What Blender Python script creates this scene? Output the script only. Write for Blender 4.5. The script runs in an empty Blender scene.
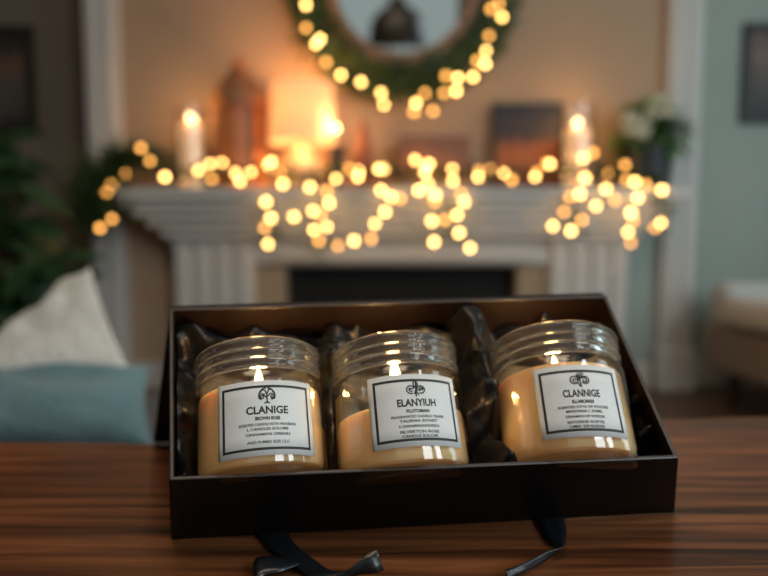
import bpy, bmesh, math, random
from mathutils import Vector, Matrix, noise
random.seed(7)
C = bpy.context.scene.collection
PI = math.pi
# ------------------------------------------------------------------ camera
F, CX, CY, YH = 650.0, 384.0, 288.0, 235.0
TILT = math.atan((CY - YH) / F)
TT = 0.44                                   # table top height
CAM = Vector((0, 0, TT + 0.1783))

def ray(px, py):
    a = (px - CX) / F; b = (CY - py) / F
    return Vector((a, math.cos(TILT) + b * math.sin(TILT), -math.sin(TILT) + b * math.cos(TILT)))
def at(px, py, Y):                          # point of the place seen at a photo position, at distance Y
    r = ray(px, py); return CAM + r * (Y / r.y)
def onz(px, py, z):
    r = ray(px, py); return CAM + r * ((z - CAM.z) / r.z)

cam = bpy.data.cameras.new('camera'); camo = bpy.data.objects.new('camera', cam); C.objects.link(camo)
camo.location = CAM; camo.rotation_euler = (PI / 2 - TILT, 0, 0)
cam.sensor_width = 36; cam.lens = F / 768 * 36; cam.clip_start = 0.02
cam.dof.use_dof = True; cam.dof.focus_distance = 0.347; cam.dof.aperture_fstop = 3.35
bpy.context.scene.camera = camo

# ------------------------------------------------------------------ helpers
def tag(o, label=None, cat=None, group=None, kind=None):
    if label: o['label'] = label
    if cat: o['category'] = cat
    if group: o['group'] = group
    if kind: o['kind'] = kind
    return o
def thing(name, label, cat, loc=(0, 0, 0), rot=None, group=None):
    o = bpy.data.objects.new(name, None); C.objects.link(o)
    o.empty_display_size = 0.02
    if rot is not None:
        M = rot.to_4x4(); M.translation = Vector(loc); o.matrix_world = M
    else:
        o.location = loc
    return tag(o, label, cat, group)
def obj(name, bm, m, parent=None, smooth=True, bevel=0, seg=2, angle=35, sub=0):
    me = bpy.data.meshes.new(name)
    bmesh.ops.recalc_face_normals(bm, faces=bm.faces)
    bm.to_mesh(me); bm.free()
    for mm in (m if isinstance(m, (list, tuple)) else [m]): me.materials.append(mm)
    o = bpy.data.objects.new(name, me); C.objects.link(o)
    if parent: o.parent = parent
    if bevel:
        b = o.modifiers.new('bevel', 'BEVEL'); b.width = bevel; b.segments = seg; b.limit_method = 'ANGLE'; b.angle_limit = math.radians(40)
    if sub:
        s = o.modifiers.new('sub', 'SUBSURF'); s.levels = sub; s.render_levels = sub
    if smooth:
        me.shade_smooth()
        if angle < 180:
            try: me.set_sharp_from_angle(angle=math.radians(angle))
            except Exception: pass
    return o
def box(bm, x0, x1, y0, y1, z0, z1, M=None):
    vs = [bm.verts.new((x, y, z)) for z in (z0, z1) for y in (y0, y1) for x in (x0, x1)]
    if M is not None:
        for v in vs: v.co = M @ v.co
    for f in ((0, 1, 3, 2), (4, 6, 7, 5), (0, 4, 5, 1), (2, 3, 7, 6), (0, 2, 6, 4), (1, 5, 7, 3)):
        bm.faces.new([vs[i] for i in f])
    return bm
def B(*a): return box(bmesh.new(), *a)
def lathe(bm, prof, n=48, c=(0, 0, 0), cap=True, closed=False, M=None):
    rings = []
    for r, z in prof:
        if r < 1e-6: rings.append([bm.verts.new((c[0], c[1], c[2] + z))])
        else: rings.append([bm.verts.new((c[0] + r * math.cos(2 * PI * k / n), c[1] + r * math.sin(2 * PI * k / n), c[2] + z)) for k in range(n)])
    if M is not None:
        for rg in rings:
            for v in rg: v.co = M @ v.co
    prs = list(zip(rings, rings[1:])) + ([(rings[-1], rings[0])] if closed else [])
    for a, b in prs:
        for k in range(n):
            j = (k + 1) % n
            if len(a) == 1 and len(b) == 1: continue
            if len(a) == 1: bm.faces.new((a[0], b[k], b[j]))
            elif len(b) == 1: bm.faces.new((a[k], a[j], b[0]))
            else: bm.faces.new((a[k], a[j], b[j], b[k]))
    if cap and not closed:
        for rg in (rings[0], rings[-1]):
            if len(rg) > 1: bm.faces.new(rg)
    return bm
def tube(bm, pts, r, n=8, taper=None):
    pts = [Vector(p) for p in pts]; rings = []
    for i, p in enumerate(pts):
        d = (pts[min(i + 1, len(pts) - 1)] - pts[max(i - 1, 0)]).normalized()
        a = d.orthogonal().normalized() if abs(d.z) > 0.9 else d.cross(Vector((0, 0, 1))).normalized()
        b = d.cross(a)
        rr = r if taper is None else r * (1 + (taper - 1) * i / (len(pts) - 1))
        rings.append([bm.verts.new(p + (a * math.cos(2 * PI * k / n) + b * math.sin(2 * PI * k / n)) * rr) for k in range(n)])
    for a, b in zip(rings, rings[1:]):
        for k in range(n): bm.faces.new((a[k], a[(k + 1) % n], b[(k + 1) % n], b[k]))
    bm.faces.new(rings[0]); bm.faces.new(rings[-1])
    return bm
def catmull(pts, n=8):
    pts = [Vector(p) for p in pts]; out = []
    for i in range(len(pts) - 1):
        p0, p1, p2, p3 = pts[max(i - 1, 0)], pts[i], pts[i + 1], pts[min(i + 2, len(pts) - 1)]
        for k in range(n):
            t = k / n
            out.append(0.5 * ((2 * p1) + (p2 - p0) * t + (2 * p0 - 5 * p1 + 4 * p2 - p3) * t * t + (3 * p1 - p0 - 3 * p2 + p3) * t ** 3))
    return out + [pts[-1]]
def leaf(bm, p, d, up, L, W, droop=0.25, seg=3):
    d = d.normalized(); s = d.cross(up)
    if s.length < 1e-4: s = d.orthogonal()
    s.normalize(); u = s.cross(d)
    prev = None
    for i in range(seg + 1):
        t = i / seg; w = W * math.sin(PI * (0.08 + 0.9 * t) ** 0.8) * 0.5
        c = p + d * (L * t) - u * (droop * L * t * t)
        row = [bm.verts.new(c - s * w + u * w * 0.3), bm.verts.new(c), bm.verts.new(c + s * w + u * w * 0.3)]
        if prev:
            bm.faces.new((prev[0], prev[1], row[1], row[0])); bm.faces.new((prev[1], prev[2], row[2], row[1]))
        prev = row

# ------------------------------------------------------------------ materials
def newmat(name):
    m = bpy.data.materials.new(name); m.use_nodes = True
    nt = m.node_tree; nt.nodes.clear()
    out = nt.nodes.new('ShaderNodeOutputMaterial')
    return m, nt, out
def mat(name, c1, c2=None, rough=0.6, scale=8, bump=0.0, bscale=None, metal=0, spec=0.5, sss=0, sssr=(1, .5, .25), emis=None, es=0, sheen=0, stretch=(1, 1, 1), detail=4, trans=0):
    m, nt, out = newmat(name); N = nt.nodes; Lk = nt.links
    b = N.new('ShaderNodeBsdfPrincipled'); Lk.new(b.outputs[0], out.inputs[0])
    tc = N.new('ShaderNodeTexCoord'); mp = N.new('ShaderNodeMapping'); mp.inputs['Scale'].default_value = stretch
    Lk.new(tc.outputs['Object'], mp.inputs[0])
    nz = N.new('ShaderNodeTexNoise'); nz.inputs['Scale'].default_value = scale; nz.inputs['Detail'].default_value = detail
    Lk.new(mp.outputs[0], nz.inputs['Vector'])
    rp = N.new('ShaderNodeValToRGB'); rp.color_ramp.elements[0].position = 0.3; rp.color_ramp.elements[1].position = 0.7
    rp.color_ramp.elements[0].color = (*c1, 1); rp.color_ramp.elements[1].color = (*(c2 or tuple(x * 1.12 for x in c1)), 1)
    Lk.new(nz.outputs[0], rp.inputs[0]); Lk.new(rp.outputs[0], b.inputs['Base Color'])
    b.inputs['Roughness'].default_value = rough; b.inputs['Metallic'].default_value = metal
    b.inputs['Specular IOR Level'].default_value = spec
    if sheen: b.inputs['Sheen Weight'].default_value = sheen
    if sss:
        b.inputs['Subsurface Weight'].default_value = 1.0; b.inputs['Subsurface Radius'].default_value = sssr; b.inputs['Subsurface Scale'].default_value = sss
    if emis: b.inputs['Emission Color'].default_value = (*emis, 1); b.inputs['Emission Strength'].default_value = es
    if bump:
        n2 = N.new('ShaderNodeTexNoise'); n2.inputs['Scale'].default_value = bscale or scale * 4; n2.inputs['Detail'].default_value = 3
        Lk.new(mp.outputs[0], n2.inputs['Vector'])
        bp = N.new('ShaderNodeBump'); bp.inputs['Strength'].default_value = bump; bp.inputs['Distance'].default_value = 0.01
        Lk.new(n2.outputs[0], bp.inputs['Height']); Lk.new(bp.outputs[0], b.inputs['Normal'])
    if trans:
        t = N.new('ShaderNodeBsdfTranslucent'); Lk.new(rp.outputs[0], t.inputs[0])
        mx = N.new('ShaderNodeMixShader'); mx.inputs[0].default_value = trans
        Lk.new(b.outputs[0], mx.inputs[1]); Lk.new(t.outputs[0], mx.inputs[2]); Lk.new(mx.outputs[0], out.inputs[0])
    return m
def emit(name, col, s, col2=None):
    m, nt, out = newmat(name); N = nt.nodes; Lk = nt.links
    e = N.new('ShaderNodeEmission'); e.inputs[1].default_value = s
    tc = N.new('ShaderNodeTexCoord'); nz = N.new('ShaderNodeTexNoise'); nz.inputs['Scale'].default_value = 3
    Lk.new(tc.outputs['Object'], nz.inputs['Vector'])
    rp = N.new('ShaderNodeValToRGB'); rp.color_ramp.elements[0].color = (*col, 1); rp.color_ramp.elements[1].color = (*(col2 or col), 1)
    Lk.new(nz.outputs[0], rp.inputs[0]); Lk.new(rp.outputs[0], e.inputs[0]); Lk.new(e.outputs[0], out.inputs[0])
    return m
def glass(name, tint=(.97, .97, .95), edge=(.45, .42, .38), ior=1.5, rough=0.015, streak=True):
    m, nt, out = newmat(name); N = nt.nodes; Lk = nt.links
    lw = N.new('ShaderNodeLayerWeight'); lw.inputs['Blend'].default_value = 0.5
    rp = N.new('ShaderNodeValToRGB'); rp.color_ramp.elements[0].position = 0.45; rp.color_ramp.elements[0].color = (*tint, 1)
    rp.color_ramp.elements[1].position = 0.95; rp.color_ramp.elements[1].color = (*edge, 1)
    Lk.new(lw.outputs['Facing'], rp.inputs[0])
    tr = N.new('ShaderNodeBsdfTransparent'); Lk.new(rp.outputs[0], tr.inputs[0])
    gl = N.new('ShaderNodeBsdfGlossy'); gl.inputs['Roughness'].default_value = rough
    pw = N.new('ShaderNodeMath'); pw.operation = 'POWER'; pw.inputs[1].default_value = 4.5; Lk.new(lw.outputs['Facing'], pw.inputs[0])
    fr = N.new('ShaderNodeMath'); fr.operation = 'MULTIPLY_ADD'; fr.inputs[1].default_value = .85; fr.inputs[2].default_value = 2.2 * ((ior - 1) / (ior + 1)) ** 2; Lk.new(pw.outputs[0], fr.inputs[0])
    if streak:
        tc = N.new('ShaderNodeTexCoord'); nz = N.new('ShaderNodeTexNoise'); nz.inputs['Scale'].default_value = 30
        Lk.new(tc.outputs['Object'], nz.inputs['Vector'])
        bp = N.new('ShaderNodeBump'); bp.inputs['Strength'].default_value = 0.05; bp.inputs['Distance'].default_value = 0.003
        Lk.new(nz.outputs[0], bp.inputs['Height']); Lk.new(bp.outputs[0], gl.inputs['Normal'])
    mx = N.new('ShaderNodeMixShader'); Lk.new(fr.outputs[0], mx.inputs[0]); Lk.new(tr.outputs[0], mx.inputs[1]); Lk.new(gl.outputs[0], mx.inputs[2])
    Lk.new(mx.outputs[0], out.inputs[0])
    return m
def wood(name, cols, rough=0.35, sx=1.2, sy=26, plank=0.0, spec=0.5, bump=0.15):
    m, nt, out = newmat(name); N = nt.nodes; Lk = nt.links
    b = N.new('ShaderNodeBsdfPrincipled'); Lk.new(b.outputs[0], out.inputs[0])
    tc = N.new('ShaderNodeTexCoord'); mp = N.new('ShaderNodeMapping'); mp.inputs['Scale'].default_value = (sx, sy, sy)
    Lk.new(tc.outputs['Object'], mp.inputs[0])
    nz = N.new('ShaderNodeTexNoise'); nz.inputs['Scale'].default_value = 3.0; nz.inputs['Detail'].default_value = 8; nz.inputs['Distortion'].default_value = 0.6
    Lk.new(mp.outputs[0], nz.inputs['Vector'])
    rp = N.new('ShaderNodeValToRGB'); el = rp.color_ramp.elements
    el[0].position = 0.3; el[0].color = (*cols[0], 1); el[1].position = 0.72; el[1].color = (*cols[-1], 1)
    for i, c in enumerate(cols[1:-1]):
        e = el.new(0.3 + 0.42 * (i + 1) / (len(cols) - 1)); e.color = (*c, 1)
    Lk.new(nz.outputs[0], rp.inputs[0])
    col = rp.outputs[0]
    if plank:
        br = N.new('ShaderNodeTexBrick'); br.inputs['Scale'].default_value = 1; br.inputs['Brick Width'].default_value = 30
        br.inputs['Row Height'].default_value = plank; br.inputs['Mortar Size'].default_value = 0.0012
        br.inputs['Color1'].default_value = (.8, .8, .8, 1); br.inputs['Color2'].default_value = (1.15, 1.1, 1.05, 1); br.inputs['Mortar'].default_value = (.25, .22, .2, 1)
        mp2 = N.new('ShaderNodeMapping'); mp2.inputs['Location'].default_value = (7, .03, 0); Lk.new(tc.outputs['Object'], mp2.inputs[0]); Lk.new(mp2.outputs[0], br.inputs['Vector']); br.offset = 0
        mm = N.new('ShaderNodeMixRGB'); mm.blend_type = 'MULTIPLY'; mm.inputs[0].default_value = 1
        Lk.new(col, mm.inputs[1]); Lk.new(br.outputs[0], mm.inputs[2]); col = mm.outputs[0]
    Lk.new(col, b.inputs['Base Color'])
    b.inputs['Roughness'].default_value = rough; b.inputs['Specular IOR Level'].default_value = spec
    bp = N.new('ShaderNodeBump'); bp.inputs['Strength'].default_value = bump; bp.inputs['Distance'].default_value = 0.002
    Lk.new(nz.outputs[0], bp.inputs['Height']); Lk.new(bp.outputs[0], b.inputs['Normal'])
    return m

def realglass(name):
    m, nt, out = newmat(name); g = nt.nodes.new('ShaderNodeBsdfGlass'); g.inputs['IOR'].default_value = 1.47; g.inputs['Roughness'].default_value = .0
    nz = nt.nodes.new('ShaderNodeTexNoise'); rp = nt.nodes.new('ShaderNodeValToRGB'); nz.inputs['Scale'].default_value = 20
    rp.color_ramp.elements[0].color = (.96, .97, .96, 1); rp.color_ramp.elements[1].color = (.99, .99, .98, 1)
    nt.links.new(nz.outputs[0], rp.inputs[0]); nt.links.new(rp.outputs[0], g.inputs['Color'])
    d = nt.nodes.new('ShaderNodeBsdfDiffuse'); d.inputs[0].default_value = (.9, .82, .70, 1); mx = nt.nodes.new('ShaderNodeMixShader'); mx.inputs[0].default_value = .055  # warm diffuse haze stands in for glow and reflections in the neck
    nt.links.new(g.outputs[0], mx.inputs[1]); nt.links.new(d.outputs[0], mx.inputs[2]); nt.links.new(mx.outputs[0], out.inputs[0])
    return m
M = dict(
    neck=realglass('jar_neck_glass'),
    beige=mat('beige_wall_paint', (.44, .305, .205), (.47, .33, .225), .85, 3, .05, 120),
    teal=mat('grey_green_wall_paint', (.36, .415, .375), (.385, .435, .395), .85, 3, .05, 120),
    olive=mat('taupe_wall_paint', (.18, .145, .11), (.20, .16, .12), .85, 3, .05, 120),
    white=mat('white_gloss_paint', (.60, .575, .54), (.64, .61, .575), .45, 6, .03, 80),
    ceil=mat('ceiling_paint', (.6, .58, .55), None, .9, 4),
    floor=wood('dark_oak_floor', [(.07, .038, .022), (.12, .065, .036), (.17, .095, .05)], .4, 1.0, 14, .11),
    table=wood('walnut_table', [(.035, .012, .006), (.115, .040, .015), (.22, .078, .029), (.33, .125, .05)], .34, 1.6, 30, .14, .4, .25),
    leg=wood('walnut_leg', [(.03, .016, .01), (.08, .04, .02)], .4, 8, 2),
    card=mat('black_card', (.0042, .0036, .0036), (.0056, .0048, .0048), .45, 60, .04, 400, spec=.2),
    cardedge=mat('card_cut_edge', (.045, .036, .034), (.06, .048, .045), .4, 60),
    cardin=mat('dark_brown_card_lining', (.010, .0050, .0034), (.013, .0065, .0045), .36, 60, .04, 400, spec=.4),
    satin=mat('black_satin', (.006, .0054, .0056), (.009, .0082, .0086), .33, 30, .0, 200, spec=.35, sheen=.04),
    ribbon=mat('black_satin_ribbon', (.007, .009, .012), (.010, .013, .017), .30, 90, .06, 300, spec=.6),
    wax=mat('cream_candle_wax', (.90, .60, .33), (.93, .64, .37), .45, 14, .02, 50, sss=.010, sssr=(1, .6, .3), emis=(1, .50, .16), es=.11),  # low warm emission puts the candle glow into the wax
    pillar=mat('ivory_candle_wax', (.82, .68, .52), None, .5, 10, sss=.012, emis=(1, .55, .28), es=.42),  # emission brightens the pillar in place of flame light through the wax
    wick=mat('charred_wick', (.03, .02, .015), (.1, .07, .04), .9, 200),
    paper=mat('label_paper', (.70, .72, .71), (.74, .755, .745), .6, 90, .02, 600),
    ink=mat('black_ink', (.012, .011, .011), (.02, .018, .018), .6, 200),
    jar=glass('jar_glass'),
    hurricane=glass('hurricane_glass', (.97, .96, .94), (.7, .66, .6), 1.4, .02, False),
    flame=emit('candle_flame', (1, .62, .2), 26, (1, .72, .3)),
    flame2=emit('mantel_candle_flame', (1, .62, .25), 24, (1, .66, .29)),
    bulb=emit('warm_string_bulb', (1, .52, .14), 14.5, (1, .58, .18)),
    bulbdim=emit('dim_string_bulb', (1, .42, .085), 6, (1, .46, .11)),
    wire=mat('dark_green_wire', (.03, .035, .02), None, .6, 40),
    leafd=mat('dark_green_leaf', (.025, .055, .014), (.065, .115, .030), .5, 12, trans=.15),
    leafp=mat('house_plant_leaf', (.012, .040, .013), (.032, .085, .027), .42, 9, trans=.15),
    leafg=mat('bright_green_leaf', (.08, .19, .05), (.17, .33, .09), .45, 10, trans=.2),
    petal=mat('cream_petal', (.90, .85, .68), (.94, .90, .76), .6, 12, trans=.2),
    stem=mat('brown_stem', (.06, .04, .02), (.09, .06, .03), .8, 30),
    frame=mat('dark_frame_wood', (.018, .014, .012), (.03, .024, .02), .45, 20, stretch=(1, 1, 8)),
    mframe=wood('mirror_frame_oak', [(.30, .15, .07), (.42, .22, .11)], .4, 4, 4),
    brown=wood('carved_brown_wood', [(.36, .14, .055), (.48, .20, .08)], .55, 6, 3),
    red=mat('rust_ceramic', (.28, .07, .025), (.36, .10, .04), .4, 14),
    ceram=mat('cream_ceramic', (.75, .55, .36), (.8, .6, .4), .3, 8),
    black=mat('black_wax', (.012, .012, .014), None, .45, 20),
    pot=mat('slate_blue_pot', (.035, .045, .055), (.05, .062, .075), .4, 10),
    terra=mat('grey_planter', (.10, .095, .09), (.13, .12, .115), .7, 12, .1, 60),
    soot=mat('firebox_soot', (.006, .006, .006), (.010, .009, .009), .9, 10, .2, 40),
    slate=mat('tan_stone_surround', (.36, .26, .165), (.44, .33, .215), .7, 5, .1, 30),
    cloth=mat('light_grey_upholstery', (.50, .51, .50), (.56, .57, .555), .9, 40, .1, 500, sheen=.3),
    taupe=mat('taupe_upholstery', (.20, .155, .12), (.24, .19, .15), .85, 30, .1, 400, sheen=.2),
    tealf=mat('dusty_teal_fabric', (.10, .19, .215), (.16, .265, .29), .9, 10, .5, 90, sheen=.4),
    knit=mat('white_knit_fabric', (.72, .71, .66), (.80, .79, .74), .95, 22, .6, 120, sheen=.3),
    sofa=mat('dark_sofa_fabric', (.08, .09, .10), (.11, .12, .13), .9, 30, .1, 300),
    brass=mat('dark_brass', (.25, .15, .06), (.32, .2, .09), .35, 20, metal=.9),
)
# lamp shade that the bulb inside shines through
M['shade'] = mat('linen_lamp_shade', (.86, .66, .44), (.9, .7, .48), .8, 60, .05, 300, emis=(1, .60, .27), es=.52, trans=.38)
# small painting: dusk sky over an orange field
def painting(name, ramp, axis='z', rough=.6, scale=5, dist=.25, zr=(0, 1)):
    m, nt, out = newmat(name); N = nt.nodes; Lk = nt.links
    b = N.new('ShaderNodeBsdfPrincipled'); b.inputs['Roughness'].default_value = rough; Lk.new(b.outputs[0], out.inputs[0])
    tc = N.new('ShaderNodeTexCoord'); sp = N.new('ShaderNodeSeparateXYZ'); Lk.new(tc.outputs['Generated'], sp.inputs[0])
    nz = N.new('ShaderNodeTexNoise'); nz.inputs['Scale'].default_value = scale; nz.inputs['Detail'].default_value = 5; Lk.new(tc.outputs['Generated'], nz.inputs['Vector'])
    ad = N.new('ShaderNodeMath'); ad.operation = 'MULTIPLY_ADD'; ad.inputs[1].default_value = dist; Lk.new(nz.outputs[0], ad.inputs[0]); Lk.new(sp.outputs['Z'], ad.inputs[2])
    sb = N.new('ShaderNodeMath'); sb.operation = 'SUBTRACT'; sb.inputs[1].default_value = dist * .5; Lk.new(ad.outputs[0], sb.inputs[0])
    rp = N.new('ShaderNodeValToRGB'); el = rp.color_ramp.elements
    el[0].position = ramp[0][0]; el[0].color = (*ramp[0][1], 1); el[1].position = ramp[-1][0]; el[1].color = (*ramp[-1][1], 1)
    for p, c in ramp[1:-1]:
        e = el.new(p); e.color = (*c, 1)
    Lk.new(sb.outputs[0], rp.inputs[0]); Lk.new(rp.outputs[0], b.inputs['Base Color'])
    return m
M['dusk'] = painting('dusk_painting', [(0, (.16, .035, .01)), (.3, (.42, .11, .02)), (.52, (.36, .10, .025)), (.62, (.05, .03, .03)), (1, (.03, .032, .045))])
M['art_l'] = painting('brown_photo_print', [(0, (.02, .018, .016)), (.35, (.10, .085, .075)), (.6, (.16, .09, .06)), (1, (.03, .025, .02))], scale=3, dist=.8)
M['art_r'] = painting('grey_pink_print', [(0, (.05, .045, .05)), (.4, (.10, .085, .08)), (.7, (.22, .14, .12)), (1, (.13, .10, .09))], scale=3, dist=.6)
m, nt, out = newmat('mirror_silver'); g = nt.nodes.new('ShaderNodeBsdfGlossy'); g.inputs['Roughness'].default_value = .01
nz = nt.nodes.new('ShaderNodeTexNoise'); nz.inputs['Scale'].default_value = 2; rp = nt.nodes.new('ShaderNodeValToRGB')
rp.color_ramp.elements[0].color = (.86, .9, .89, 1); rp.color_ramp.elements[1].color = (.9, .93, .92, 1)
nt.links.new(nz.outputs[0], rp.inputs[0]); nt.links.new(rp.outputs[0], g.inputs[0]); nt.links.new(g.outputs[0], out.inputs[0]); M['mirror'] = m

# ------------------------------------------------------------------ room shell
YW = 2.6; RX = 2.3; YB = -2.4; HC = 2.55
def X(px, Y=YW): return at(px, 235, Y).x
def Z(py, Y=YW): return at(384, py, Y).z
def struct(name, bm, m, **k): return tag(obj(name, bm, m, **k), kind='structure')
struct('floor', B(-RX, RX, YB, YW + .24, -.05, 0), M['floor'], smooth=False)
struct('ceiling', B(-RX, RX, YB, YW + .24, HC, HC + .05), M['ceil'], smooth=False)
tl, tr_ = (X(89, YW - .06), X(121, YW - .06)), (X(664, YW - .06), X(698, YW - .06))
struct('wall_back', B(tl[0] + .02, tr_[1] - .02, YW, YW + .1, 0, HC), M['beige'], smooth=False)
struct('wall_back_left', B(-RX, tl[0] + .02, YW + .14, YW + .24, 0, HC), M['olive'], smooth=False)
struct('wall_back_right', B(tr_[1] - .02, RX, YW + .02, YW + .12, 0, HC), M['teal'], smooth=False)
struct('wall_cool_light_sheet', B(X(629), tr_[0] + .01, YW - .003, YW - .0005, 0, Z(208)), M['teal'], smooth=False)  # thin added sheet, its grey green stands for cool daylight on the wall
struct('wall_left', B(-RX - .1, -RX, YB, YW + .24, 0, HC), M['olive'], smooth=False)
struct('wall_right', B(RX, RX + .1, YB, YW + .12, 0, HC), M['teal'], smooth=False)
# rear wall (behind the viewer) with a tall window opening
WX0, WX1, WZ0, WZ1 = -.75, .85, .75, 2.35
bm = bmesh.new(); 
for a in ((-RX, WX0, 0, HC), (WX1, RX, 0, HC), (WX0, WX1, 0, WZ0), (WX0, WX1, WZ1, HC)): box(bm, a[0], a[1], YB - .1, YB, a[2], a[3])
struct('wall_rear', bm, M['teal'], smooth=False)
bm = bmesh.new()
for x in (WX0, WX1 - .05): box(bm, x, x + .05, YB - .07, YB - .02, WZ0, WZ1)
for z in (WZ0, WZ1 - .05): box(bm, WX0, WX1, YB - .07, YB - .02, z, z + .05)
box(bm, (WX0 + WX1) / 2 - .02, (WX0 + WX1) / 2 + .02, YB - .06, YB - .03, WZ0, WZ1)
struct('window_1', bm, M['white'], smooth=False)
# tall trim pilasters either side of the chimney wall
for i, (x0, x1) in enumerate((tl, tr_)):
    bm = bmesh.new(); w = x1 - x0
    box(bm, x0, x1, YW - .05, YW + (.15 if i == 0 else .03), 0, HC)
    box(bm, x0 + w * .18, x0 + w * .42, YW - .062, YW - .045, .2, HC); box(bm, x0 + w * .58, x0 + w * .84, YW - .062, YW - .045, .2, HC)
    box(bm, x0 - .012, x1 + .012, YW - .068, YW - .04, 0, .17)
    struct('trim_%d' % (i + 1), bm, M['white'], bevel=.006)
def skirting(name, x0, x1, y):
    bm = bmesh.new(); box(bm, x0, x1, y - .018, y, 0, .085); box(bm, x0, x1, y - .012, y, .085, .105)
    struct(name, bm, M['white'], bevel=.003)
skirting('baseboard_left', -RX, tl[0] - .012, YW + .14)
skirting('baseboard_right', tr_[1] + .012, RX, YW + .02)
skirting('baseboard_back', X(636), tr_[0] - .012, YW - .003)
skirting('baseboard_back_left', tl[1] + .012, X(168), YW)

# ------------------------------------------------------------------ fireplace
YF = 2.46                                     # front of the legs
YS = 2.34                                     # front of the shelf
fp = thing('fireplace', 'white painted fireplace surround with stepped mantel shelf and black firebox', 'fireplace', (X(401, YF), YW, 0))
def fobj(name, bm, m, **k):
    bm.transform(Matrix.Translation((-fp.location.x, -fp.location.y, 0)))
    return obj(name, bm, m, fp, **k)
ZS = Z(187, YS)                               # shelf top
sh = ZS - Z(206, YS)
xs0, xs1 = X(114, YS), X(690, YS)
bm = B(xs0, xs1, YS, YW - .001, ZS - sh * .62, ZS)
box(bm, xs0 + .02, xs1 - .02, YS + .015, YW - .001, ZS - sh, ZS - sh * .62)
fobj('mantel_shelf', bm, M['white'], bevel=.005)
ztop = ZS - sh
bm = bmesh.new(); zc = ztop
for k, (px, dy) in enumerate(((140, .035), (152, .06), (163, .085))):
    h = (ztop - Z(238, YF)) / 3
    x0 = X(px, YF); box(bm, x0, X(802 - px, YF), YS + dy, YW - .001, zc - h, zc); zc -= h
fobj('cornice_moulding', bm, M['white'], bevel=.008)
zleg = zc; zfr = Z(264, YF)
bm = B(X(252, YF), X(550, YF), YF + .02, YW - .001, zfr, zleg)
box(bm, X(270, YF), X(532, YF), YF + .008, YF + .03, zfr + .012, zleg - .035)
fobj('frieze', bm, M['white'], bevel=.004)
for x0, x1 in ((171, 252), (550, 631)):
    a, b = X(x0, YF), X(x1, YF); w = b - a
    bm = B(a, b, YF + .018, YW - .001, 0, zleg)
    for k in range(4): box(bm, a + w * (.04 + .25 * k), a + w * (.04 + .25 * k) + w * .155, YF, YF + .03, .16, zleg - .03)
    box(bm, a - .012, b + .012, YF - .012, YW - .001, 0, .15)
    box(bm, a, b, YF - .006, YF + .02, zleg - .03, zleg)
    fobj('pilaster_leg', bm, M['white'], bevel=.006, seg=3)
bm = bmesh.new(); xo0, xo1 = X(285, YF + .05), X(518, YF + .05)
box(bm, X(251, YF), xo0, YF + .045, YW - .001, 0, zfr + .005); box(bm, xo1, X(551, YF), YF + .045, YW - .001, 0, zfr + .005)
box(bm, xo0, xo1, YF + .045, YW - .03, zfr - .012, zfr + .005)
fobj('stone_surround', bm, M['slate'], bevel=.003)
bm = bmesh.new(); box(bm, xo0 + .001, xo1 - .001, YW - .02, YW - .001, 0, zfr - .012); box(bm, xo0 + .001, xo1 - .001, YF + .05, YW - .02, 0, .02)
for k in range(9): box(bm, xo0 + .12 + k * .07, xo0 + .135 + k * .07, YF + .07, YF + .085, .02, .2)
box(bm, xo0 + .08, xo1 - .08, YF + .065, YF + .09, .08, .10)
fobj('firebox', bm, M['soot'], smooth=False)

# ------------------------------------------------------------------ mirror, wreath
YM = YW - .035
mc = at(403, -18, YM); pxm = YM / F
mr = thing('round_mirror', 'round wooden framed mirror on the chimney wall inside the lit wreath', 'mirror', (mc.x, YW - .03, mc.z), Matrix.Rotation(math.radians(8), 3, 'X'))
R0 = 65 * pxm; R1 = 78 * pxm
rotm = Matrix.Rotation(PI / 2, 4, 'X')        # lathe z -> -y
obj('mirror_glass', lathe(bmesh.new(), [(0, .012), (R0 + .004, .012), (R0 + .004, .004), (0, .004)], 64, cap=False, M=rotm), M['mirror'], mr, smooth=False)
obj('mirror_frame', lathe(bmesh.new(), [(R0, .0), (R0, .018), (R0 + .012, .03), (R1 - .01, .03), (R1, .02), (R1, 0)], 64, closed=True, M=rotm), M['mframe'], mr)
wr = thing('wreath', 'round dark green wreath hung around the wooden mirror', 'wreath', (mc.x, YW - .005, mc.z))
RW = 98 * pxm
bm = bmesh.new()
for k in range(2300):
    a = random.uniform(0, 2 * PI); rr = random.gauss(-.006, .036); rr = max(-.075, min(.06, rr))
    p = Vector((math.cos(a) * (RW + rr), -.022 - random.uniform(0, .05), math.sin(a) * (RW + rr)))
    tang = Vector((-math.sin(a), 0, math.cos(a))); outw = Vector((math.cos(a), 0, math.sin(a)))
    d = tang * random.uniform(.3, 1.2) + outw * random.uniform(-.9, 1.0) + Vector((0, -random.uniform(.1, .7), 0))
    leaf(bm, p, d, Vector((random.uniform(-.5, .5), -1, random.uniform(-.5, .5))), random.uniform(.035, .065), random.uniform(.012, .02), .2, 2)
obj('wreath_leaf', bm, M['leafd'], wr)
bm = bmesh.new(); nR = 64
tube(bm, [(math.cos(2 * PI * k / nR) * RW, -.018, math.sin(2 * PI * k / nR) * RW) for k in range(nR + 1)], .013, 8)
obj('twig_ring', bm, M['stem'], wr)

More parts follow.
